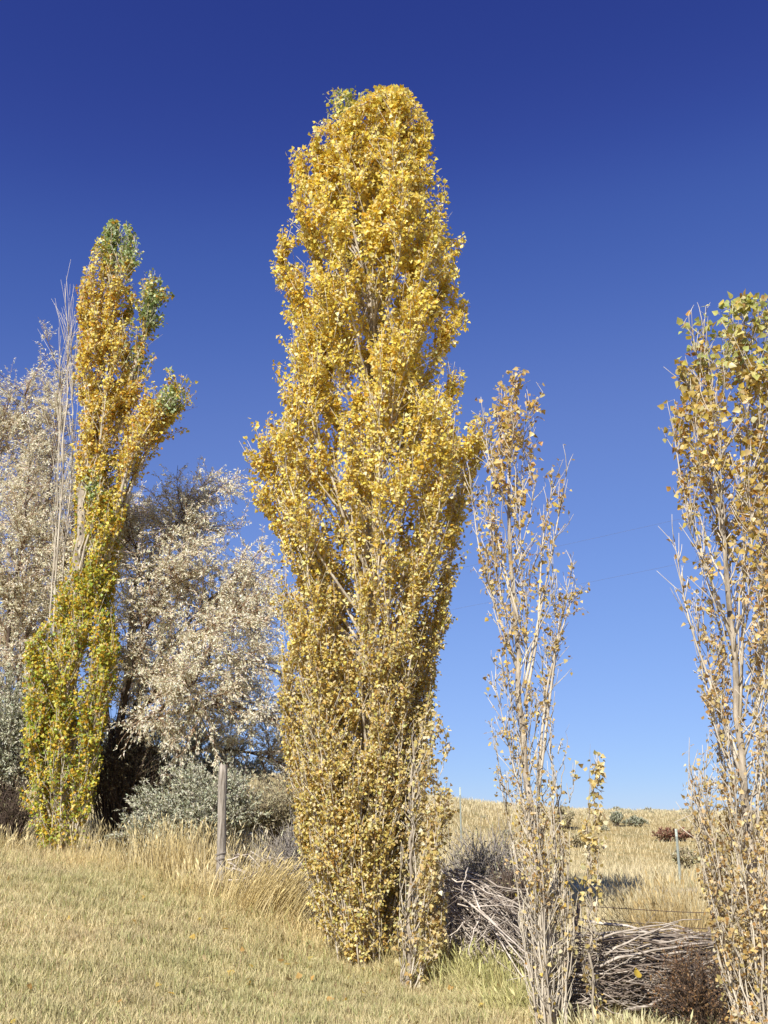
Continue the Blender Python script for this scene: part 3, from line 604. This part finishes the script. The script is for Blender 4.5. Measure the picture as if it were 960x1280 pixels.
shrub('dark_thicket', 'dark tangled leafless thicket in the shade right of the leaning poplar', 146, 1070, 18.9, 120, 165, 130, 1200, 6, [(1, (.20, .17, .09)), (1, (.30, .27, .17))], g, twig_m=M_DARKBARK, twl=(.3, .7), stem_r=.014)
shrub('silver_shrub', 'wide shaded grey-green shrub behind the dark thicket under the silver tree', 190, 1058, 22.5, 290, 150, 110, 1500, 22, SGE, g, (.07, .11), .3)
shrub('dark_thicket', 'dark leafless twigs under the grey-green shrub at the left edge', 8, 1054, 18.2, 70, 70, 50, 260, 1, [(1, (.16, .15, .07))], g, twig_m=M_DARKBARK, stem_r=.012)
shrub('dead_bush', 'grey-brown dead bush above the woven brush, right of the tallest poplar', 604, 1110, 13.6, 125, 124, 120, 1500, 2, STRW, g, (.03, .05), .5, twig_m=M_DEAD, stem_r=.012, twl=(.2, .5))
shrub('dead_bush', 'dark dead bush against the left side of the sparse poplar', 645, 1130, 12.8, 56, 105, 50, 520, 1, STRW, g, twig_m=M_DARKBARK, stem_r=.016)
shrub('brown_bush', 'reddish-brown dry bush in front of the brush fence, bottom right', 888, 1300, 9.8, 120, 98, 90, 800, 6, [(3, (.20, .11, .05)), (2, (.28, .17, .08)), (1, (.13, .07, .035))], g, (.015, .03), .5, twig_m=M_DARKBARK, stem_r=.005, twl=(.1, .34), flat=.25)
shrub('red_bush', 'dark red bush on the hillside beside the steel post', 840, 1052, ray_ground(840, 1052), 44, 14, 30, 240, 11, [(3, (.22, .09, .06)), (2, (.30, .16, .10)), (2, (.40, .31, .18))], g, (.07, .14), .5, twl=(.08, .25), stem_r=.015)
# sagebrush on the hillside
for lab, px, py, D, w_, h_ in [('lone round sagebrush on the hillside left of the red bush', 771, 1034, 60, 15, 18), ('low wide sagebrush on the slope just right of the round sagebrush', 795, 1033, 62, 28, 10),
                         ('broad sagebrush on the slope right of the sparse poplar trunk', 706, 1036, 52, 46, 24), ('dry brown bush on the slope below the red bush near the steel post', 858, 1086, 30, 30, 22),
                         ('tan bush on the slope behind the leafy poplar shoot', 725, 1060, 42, 30, 14)]:
    D = ray_ground(px, py); shrub('sagebrush', lab, px, py, D, w_, h_, 24, 220, 10, SGE if 'round' in lab else STRW, g, (.07, .13), .45, twl=(.06, .2), stem_r=.012)
proto = []
for v in range(4):
    n = 260; p = nrm(g.normal(size=(n, 3))) * g.random((n, 1)) ** .4 * A(.6, .6, .42); p[:, 2] = np.abs(p[:, 2]) + .03
    me = Geo().add(*leaves(p, nrm(p + g.normal(size=(n, 3)) * .4), g.normal(size=(n, 3)), g.uniform(.14, .26, n), pick(SGE + STRW, n, g), KITE_V, KITE_F, .5)).mesh('sagebrush'); me.materials.append(M_SHRUB); proto.append(me)
for i in range(50):
    px = g.uniform(560, 985); far = i < 30
    D = g.uniform(76, 92) if far else g.uniform(45, 75)
    pw = pix(px, 1016, D); o = link('sagebrush', proto[i % 4], None, None, (pw[0], D, float(H(pw[0], D))))
    sc_ = g.uniform(.4, 1.1) * (1 if far else .55); o.scale = (sc_, sc_, sc_ * g.uniform(.6, 1)); o.rotation_euler[2] = g.uniform(0, 6)
    if far: tag(o, 'small sagebrush on the distant ridge line', 'shrub', 'sagebrush along the ridge')
    else: tag(o, 'tiny sagebrush scattered over the upper hillside', 'shrub', 'sagebrush on the upper slope')

# ------------------------------------------------------------------ tall grass clumps
def clump(label, px, py, D, n, h, spread, lean, bias, g, C=((.60, .48, .22), (.70, .60, .36)), wd=(.005, .011)):
    bp = gpt(px, py, D); root = thing('tall_grass_clump', bp, label, 'grass')
    x = bp[0] + g.normal(size=n) * spread; y = bp[1] + g.normal(size=n) * spread * .7
    st = np.stack([x, y, H(x, y) - .02], -1); L = g.uniform(*h, n)
    out = np.stack([g.normal(size=n) * lean + (x - bp[0]) / max(spread, .05) * lean * .5 + bias, g.normal(size=n) * lean, 1 + 0 * x], -1); out = nrm(out)
    q = np.linspace(0, 1, 5); cur = np.stack([g.normal(size=n) * .12 + bias * .35, g.normal(size=n) * .12, -.06 - .1 * g.random(n)], -1)
    P = st[:, None] + L[:, None, None] * (q[None, :, None] * out[:, None] + (q ** 2)[None, :, None] * cur[:, None])
    w = g.uniform(*wd, n)[:, None] * A(1, .9, .75, .5, .12)[None]
    cc = A(*C); mixv = g.random((n, 1)); Cc = (cc[0] * (1 - mixv) + cc[1] * mixv) * (1 + g.normal(size=(n, 1)) * .15)
    side = nrm(np.cross(out, g.normal(size=(n, 3))))
    V = np.stack([P - side[:, None] * w[..., None] / 2, P + side[:, None] * w[..., None] / 2], 2).reshape(n, 10, 3)
    Fb = np.array([(2 * i + a_, 2 * i + b_, 2 * i + c_) for i in range(4) for a_, b_, c_ in ((0, 1, 3), (0, 3, 2))])
    G = Geo().add(V, Fb[None] + (np.arange(n) * 10)[:, None, None], np.repeat(np.clip(Cc, .05, .85), 10, 0))
    heads = g.random(n) < .35                              # seed heads
    if heads.any():
        e, dd = P[heads, -1], nrm(P[heads, -1] - P[heads, -2]); m = heads.sum()
        G.add(*leaves(e - dd * .04, dd, g.normal(size=(m, 3)), g.uniform(.07, .13, m), np.clip(Cc[heads] * 1.05, .05, .85), KITE_V, KITE_F, .18))
    part('blades', G, M_GRASS, root, kind='stuff')
g = np.random.default_rng(51)
clump('tall straw-coloured grass clump just left of the wooden post', 222, 1094, 15.6, 900, (.45, .95), .38, .14, 0, g)
clump('low dry grass tuft at the foot of the wooden post', 262, 1116, 14.4, 260, (.25, .5), .22, .25, .05, g)
clump('grass clump leaning right between the wooden post and the tallest poplar', 326, 1150, 13.9, 800, (.45, .85), .26, .16, .38, g, ((.52, .42, .18), (.68, .56, .30)))
clump('sparse pale grass stalks behind the leaning grass clump', 330, 1100, 15.2, 300, (.6, 1.0), .35, .14, .05, g, ((.62, .54, .36), (.70, .62, .44)))
clump('dry grass stalks at the foot of the leaning poplar', 130, 1078, 16.7, 260, (.35, .75), .38, .22, .1, g)
clump('grass tuft at the left edge in front of the dark twigs', 10, 1062, 17.0, 220, (.25, .5), .35, .2, .1, g)
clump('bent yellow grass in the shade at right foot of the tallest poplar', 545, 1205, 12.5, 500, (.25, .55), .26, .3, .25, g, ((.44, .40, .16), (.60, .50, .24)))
clump('green-yellow grass clump below the sloping brush', 610, 1218, 11.9, 900, (.2, .45), .30, .22, .0, g, ((.42, .42, .16), (.62, .56, .28)))
clump('green-yellow grass tuft left of the sparse poplar foot', 655, 1262, 10.8, 420, (.15, .35), .2, .25, -.1, g, ((.42, .42, .16), (.60, .54, .28)))
clump('tall fanned dry grass clump behind the brush fence', 846, 1170, 12.6, 900, (.7, 1.35), .26, .22, -.05, g, ((.38, .27, .11), (.62, .50, .26)))
clump('pale grass clump under the brush fence at the bottom edge', 775, 1298, 9.7, 420, (.12, .32), .28, .25, 0, g, ((.46, .45, .24), (.64, .58, .36)))

# ------------------------------------------------------------------ brush fence: every branch its own piece
g = np.random.default_rng(61)
BR = []
for v in range(14):
    k = 7; q = np.linspace(0, 1, k); P = np.stack([q, np.cumsum(g.normal(size=k) * .022), np.cumsum(g.normal(size=k) * .022) - .09 * np.sin(q * math.pi) * g.uniform(-.4, 1)], -1)
    P[0, 1:] = 0; BR.append((P, np.linspace(1, .38, k) * (1 + g.normal(size=k) * .08)))
TONES = [(.70, .68, .64), (.56, .53, .49), (.40, .36, .33), (.92, .90, .86), (.28, .245, .22)]
BRM = {}
TP = [.13, .25, .33, .03, .26]
def branch(root, a, b, r, tone=None, twig=False):
    """one crooked stick from a to b"""
    v = g.integers(len(BR)); tone = int(g.choice(5, p=TP)) if tone is None else tone
    L = np.linalg.norm(b - a); rb = round(float(np.clip(r / L, .004, .05)) * 250) / 250 or .004
    key = (int(v), tone, rb)
    if key not in BRM:
        P, R = BR[v]; BRM[key] = Geo().add(*tubes(P[None], (R * rb)[None], 4), ).mesh('branch', None, True)
        n_ = len(BRM[key].vertices); BRM[key].color_attributes['Col'].data.foreach_set('color', np.tile(np.append(TONES[tone], 1), n_).astype(np.float32)); BRM[key].materials.append(M_DEAD)
    d = nrm(b - a); ref = A(0, 0, 1) if abs(d[2]) < .9 else A(1, 0, 0); s = nrm(np.cross(ref, d)); u = np.cross(d, s)
    an = g.uniform(-.6, .6) if not twig else g.uniform(0, 6.28); s, u = s * math.cos(an) + u * math.sin(an), u * math.cos(an) - s * math.sin(an)
    mm = np.eye(4); mm[:3, 0], mm[:3, 1], mm[:3, 2], mm[:3, 3] = d * L, s * L, u * L, a - np.array(root.location)
    o = bpy.data.objects.new('branch', BRM[key]); COL.objects.link(o); o.parent = root; o.matrix_local = Matrix(mm.tolist()); return o
def loose_twigs(root, n, spot, dr, slope):
    """side twigs and broken ends too fine to pick apart"""
    xy = np.array([spot() for _ in range(n)]); a_ = pix(xy[:, 0], xy[:, 1], g.uniform(*dr, n)); d = nrm(np.stack([g.choice([-1, 1], n), g.normal(size=n) * .35, g.normal(size=n) * .45 - slope], -1))
    q = np.linspace(0, 1, 4)[None, :, None]; P = a_[:, None] + d[:, None] * q * g.uniform(.12, .45, (n, 1, 1)) + q ** 2 * g.normal(size=(n, 1, 3)) * .07
    P[..., 2] = np.maximum(P[..., 2], H(P[..., 0], P[..., 1]) + .01)
    part('twigs', Geo().add(*tubes(P, np.linspace(.0055, .0018, 4)[None].repeat(n, 0), 3, np.repeat(A(*TONES)[g.choice(5, n, p=[.2, .25, .25, .1, .2])], 1, 0))), M_DEAD, root, kind='stuff')
# level section on the right
bp = gpt(815, 1270, 10.4)
root = thing('brush_fence', bp, 'level stack of dead branches forming a low brush fence, bottom right', 'fence')
def lay(pl, pr, dl, dr, r, **kw): branch(root, pix(pl[0], pl[1], dl), pix(pr[0], pr[1], dr), r, **kw)
for i in range(190):
    f = g.random(); yy = 1166 + f * 88; ln = g.uniform(70, 190); x0 = g.uniform(690, 905 - ln * .55); x1 = min(x0 + ln, 915); dd = 10.5 + g.uniform(-.3, .28)
    sag = g.normal() * 9
    l, rr_ = (x0, yy + sag), (x1, yy - sag * .6 - (x1 - 800) * .03)
    if g.random() < .5: l, rr_ = rr_, l
    lay(l, rr_, dd, dd + g.normal() * .08, g.uniform(.005, .015))
for i in range(60):                                          # broken stubs and sticks lying at the foot
    x0 = g.uniform(720, 900); y0 = g.uniform(1215, 1268); a_ = g.uniform(-.9, .9); ln = g.uniform(25, 75)
    lay((x0, y0), (x0 + ln * math.cos(a_), min(y0 + ln * math.sin(a_) * .6, 1288)), 10.1 + g.uniform(-.15, .15), 10.1 + g.uniform(-.15, .15), g.uniform(.004, .009))
for pl, pr, r in [((780, 1262), (905, 1168), .013), ((775, 1278), (830, 1215), .010), ((750, 1208), (890, 1190), .018), ((745, 1175), (880, 1158), .014), ((755, 1196), (850, 1160), .012), ((690, 1215), (800, 1200), .014)]:
    lay(pl, pr, 10.15, 10.15, r, tone=0)
for px in (735, 800, 868, 902):                               # rough stakes that hold the stack
    a_ = gpt(px, 1280, 10.62); branch(root, a_ - A(0, 0, .1), pix(px + g.normal() * 4, 1160, 10.62), .025, tone=2)
# sloping section between the tall and the sparse poplar
bp = gpt(630, 1200, 12.3)
loose_twigs(root, 700, lambda: (g.uniform(695, 905), g.uniform(1164, 1262)), (10.2, 10.85), .25)
TP = [.36, .27, .14, .13, .10]
root = thing('brush_fence', bp, 'sloping tangle of grey branches leaning down beside the tallest poplar', 'fence')
for i in range(245):
    f = g.random(); s = g.random()
    ux, uy = 556 + 70 * s + g.normal() * 8, 1082 + 28 * s + f * 75                     # upper end
    ln = g.uniform(55, 140); an = .42 + .55 * g.random() + .25 * (f - .5); lx, ly = ux + ln * math.cos(an), uy + ln * math.sin(an)
    if lx > 705: continue
    D0 = 12.9 - .6 * s + g.uniform(-.25, .25); D1 = D0 - ln * .008
    lo = pix(lx, ly, D1); lo[2] = max(lo[2], float(H(lo[0], lo[1])) + .02); lay((ux, uy), (lx, ly), D0, D1, g.uniform(.006, .014)) if lo[2] == pix(lx, ly, D1)[2] else branch(root, pix(ux, uy, D0), lo, g.uniform(.006, .014))
for i in range(40):                                          # thin upright and crossing sticks
    x0 = g.uniform(565, 650); y0 = g.uniform(1120, 1180); an = 1.57 + g.normal() * .5; ln = g.uniform(30, 80); D0 = 12.1 + g.uniform(-.2, .2)
    lo = pix(x0 + ln * math.cos(an), y0 + ln * math.sin(an), D0); lo[2] = max(lo[2], float(H(lo[0], lo[1])) + .01); branch(root, pix(x0, y0, D0), lo, g.uniform(.004, .008), tone=3)
for pl, pr in [((572, 1130), (660, 1138)), ((560, 1095), (640, 1128)), ((585, 1085), (580, 1120)), ((600, 1145), (585, 1190)), ((590, 1110), (700, 1240)), ((575, 1120), (690, 1250)), ((610, 1150), (700, 1262))]:
    lay(pl, pr, 12.0, 11.6 if pr[0] < 670 else 10.9, .010, tone=3)
for px, D0 in ((566, 12.95), (608, 12.7), (650, 12.3)):
    a_ = gpt(px, 1190, D0); branch(root, a_ - A(0, 0, .1), pix(px + 4, 1085 + (px - 566) * .5, D0), .03, tone=4)
def sl_spot():
    u = g.random(); return 556 + 120 * u, 1080 + 50 * u + g.random() * 90
loose_twigs(root, 500, sl_spot, (11.8, 13.0), .3)
# loose pile by the wooden post
bp = gpt(335, 1120, 14.8)
root = thing('stick_pile', bp, 'pile of bleached sticks between the wooden post and the tallest poplar', 'brush pile')
for i in range(110):
    x0 = g.uniform(288, 400); y0 = g.uniform(1058, 1128) + (x0 - 288) * .22; an = g.uniform(-.35, .75); ln = g.uniform(22, 70); D0 = 14.9 - (x0 - 288) * .006 + g.uniform(-.25, .25)
    a_ = pix(x0, y0, D0); b_ = pix(x0 + ln * math.cos(an), y0 + ln * math.sin(an), D0 + g.normal() * .1)
    for e_ in (a_, b_): e_[2] = max(e_[2], float(H(e_[0], e_[1])) + .02)
    branch(root, a_, b_, g.uniform(.005, .012))
for pl, pr in [((284, 1075), (312, 1068)), ((285, 1078), (308, 1092)), ((288, 1090), (300, 1072)), ((285, 1100), (316, 1095)), ((290, 1085), (318, 1090))]:
    branch(root, pix(*pl, 14.3), pix(*pr, 14.3), .014, tone=3)
# yellow leaf caught on the fence
p = pix(797, 1222, 10.0)
lf = link('fallen_leaf', Geo().add(POP_V * .10, POP_F, A(.66, .48, .08)).mesh('fallen_leaf'), M_LEAF, None, tuple(p)); lf.rotation_euler = (1.1, .3, .5)
tag(lf, 'single large yellow leaf caught on the level brush fence', 'leaf')

# ------------------------------------------------------------------ posts and wires
g = np.random.default_rng(71)
bp = gpt(274, 1112, 14.6); top = pix(279, 956, 14.7)
root = thing('fence_post', bp, 'weathered round wooden fence post standing in tall grass', 'post')
P = smooth_path([bp - A(0, 0, .2), bp + (top - bp) * .35 + A(.015, 0, 0), bp + (top - bp) * .7, top], 14); R = .062 * (1 + g.normal(size=14) * .035); R[-1] *= .82
part('shaft', Geo().add(*tubes(P[None], R[None], 14)), M_POST, root)
ring = lambda c, r, tilt: np.stack([c[0] + r * np.cos(np.linspace(0, 6.283, 17)), c[1] + r * np.sin(np.linspace(0, 6.283, 17)), c[2] + tilt * np.cos(np.linspace(0, 6.283, 17))], -1)
gl = Geo()
for f in (.26, .30): gl.add(*tubes(ring(bp + (top - bp) * f + A(.006, 0, 0), .079, .02)[None], np.full((1, 17), .006), 4))
tie = smooth_path([pix(270, 1072, 14.5), pix(278, 1082, 14.5), pix(290, 1086, 14.45), pix(296, 1070, 14.5)], 8); gl.add(*tubes(tie[None], np.full((1, 8), .007), 4, None))
w = part('wire_tie', gl, M_DEAD, root, True); w['label'] = 'pale wire twisted round the post'
# leaning steel post with barbed wires
bp = gpt(698, 1285, 10.9); top = pix(727, 1130, 10.9)
root = thing('wire_fence', bp, 'barbed-wire fence on a leaning rusty steel post beside the sparse poplar', 'fence')
# angle-iron section
def angle_iron(a, b, w, t):
    d = nrm(b - a); s = nrm(np.cross(d, A(0, 1, 0))); u = np.cross(s, d)
    sec = [(0, 0), (w, 0), (w, t), (t, t), (t, w), (0, w)]
    V = [p + s * x_ + u * y_ for p in (a, b) for x_, y_ in sec]; Fs = []
    for i in range(6): j = (i + 1) % 6; Fs += [(i, j, j + 6), (i, j + 6, i + 6)]
    for o_ in (0, 6): Fs += [(o_, o_ + 1, o_ + 2), (o_, o_ + 2, o_ + 3), (o_, o_ + 3, o_ + 4), (o_, o_ + 4, o_ + 5)]
    return np.array(V), Fs
part('post', Geo().add(*angle_iron(bp - A(0, 0, .15), top, .04, .007)), M_METAL, root)
for y0, y1, f in ((1133, 1141, .98), (1154, 1165, .86)):
    a_ = bp + (top - bp) * f + A(.02, -.004, 0); b_ = pix(1010, y1, 11.3); l_ = pix(681, y0 - 1, 10.12)
    P = smooth_path([l_, a_, (a_ + b_) / 2 - A(0, 0, .03), b_], 24)
    gl = Geo().add(*tubes(P[None], np.full((1, 24), .0035), 4))
    t = np.linspace(.02, .98, 26); s_, T_ = along(P[None].repeat(26, 0), t); dv = nrm(g.normal(size=(26, 3))) * .022
    gl.add(*tubes(np.stack([s_ - dv, s_ + dv], 1), np.full((26, 2), .002), 3)); part('barbed_wire', gl, M_WIRE, root)
bp = gpt(1010, 1290, 11.3); part('post', Geo().add(*angle_iron(bp - A(0, 0, .1), pix(1010, 1128, 11.3), .04, .007)), M_METAL, root)
# steel posts out in the field
def t_post(label, px, pyb, pyt, D, w):
    bp = gpt(px, pyb, D); root = thing('steel_post', bp, label, 'post'); top = pix(px, pyt, D)
    tz = top[2] - bp[2]; cut = bp + A(0, 0, tz * .86)
    part('shaft', Geo().add(*angle_iron(bp - A(0, 0, .1), cut, w, w * .3)), M_GREENPOST, root)
    part('tip', Geo().add(*angle_iron(cut + A(0, 0, .001), bp + A(0, 0, tz), w, w * .3), A(.9, .9, .9)), M_GREENPOST, root)
t_post('thin green steel post with pale tip below the red bush', 852, 1100, 1036, 27, .06)
t_post('thin grey steel post at the skyline right of the tallest poplar', 577, 1030, 984, 40, .06)
# overhead cables far behind, slung between two poles outside the picture
pl_, pr_ = pix(-330, 900, 130), pix(1500, 520, 75)
for q_, lab in ((pl_, 'utility pole carrying cables, far to the left'), (pr_, 'utility pole carrying cables, far to the right')):
    b_ = A(q_[0], q_[1], float(H(q_[0], q_[1]))); root = thing('utility_pole', b_, lab, 'pole')
    part('mast', Geo().add(*tubes(np.stack([b_ - A(0, 0, .5), q_ + A(0, 0, .6)])[None], A((.18, .11)), 10)), M_POST, root, True)
    part('crossarm', Geo().add(*tubes(np.stack([q_ + A(-.9, .14, 0), q_ + A(.9, .14, 0)])[None], A((.06, .06)), 4)), M_POST, root)
for (ax, ay), (bx, by), (cx, cy), lab in [((310, 769), (567, 712), (831, 653), 'upper faint overhead cable crossing the sky behind the poplars'), ((310, 811), (560, 763), (819, 711), 'lower faint overhead cable crossing the sky behind the poplars')]:
    t = np.linspace(0, 1, 40); X = np.linspace(-330, 1500, 40); Y = np.polyval(np.polyfit([ax, bx, cx], [ay, by, cy], 2), X); Dp = 1 / (1 / 130 + (1 / 75 - 1 / 130) * t)
    P = pix(X, Y, Dp)
    o = link('overhead_cable', Geo().add(*tubes(P[None], np.full((1, 40), .008), 4)).mesh('overhead_cable'), M_CABLE); tag(o, lab, 'cable', None)
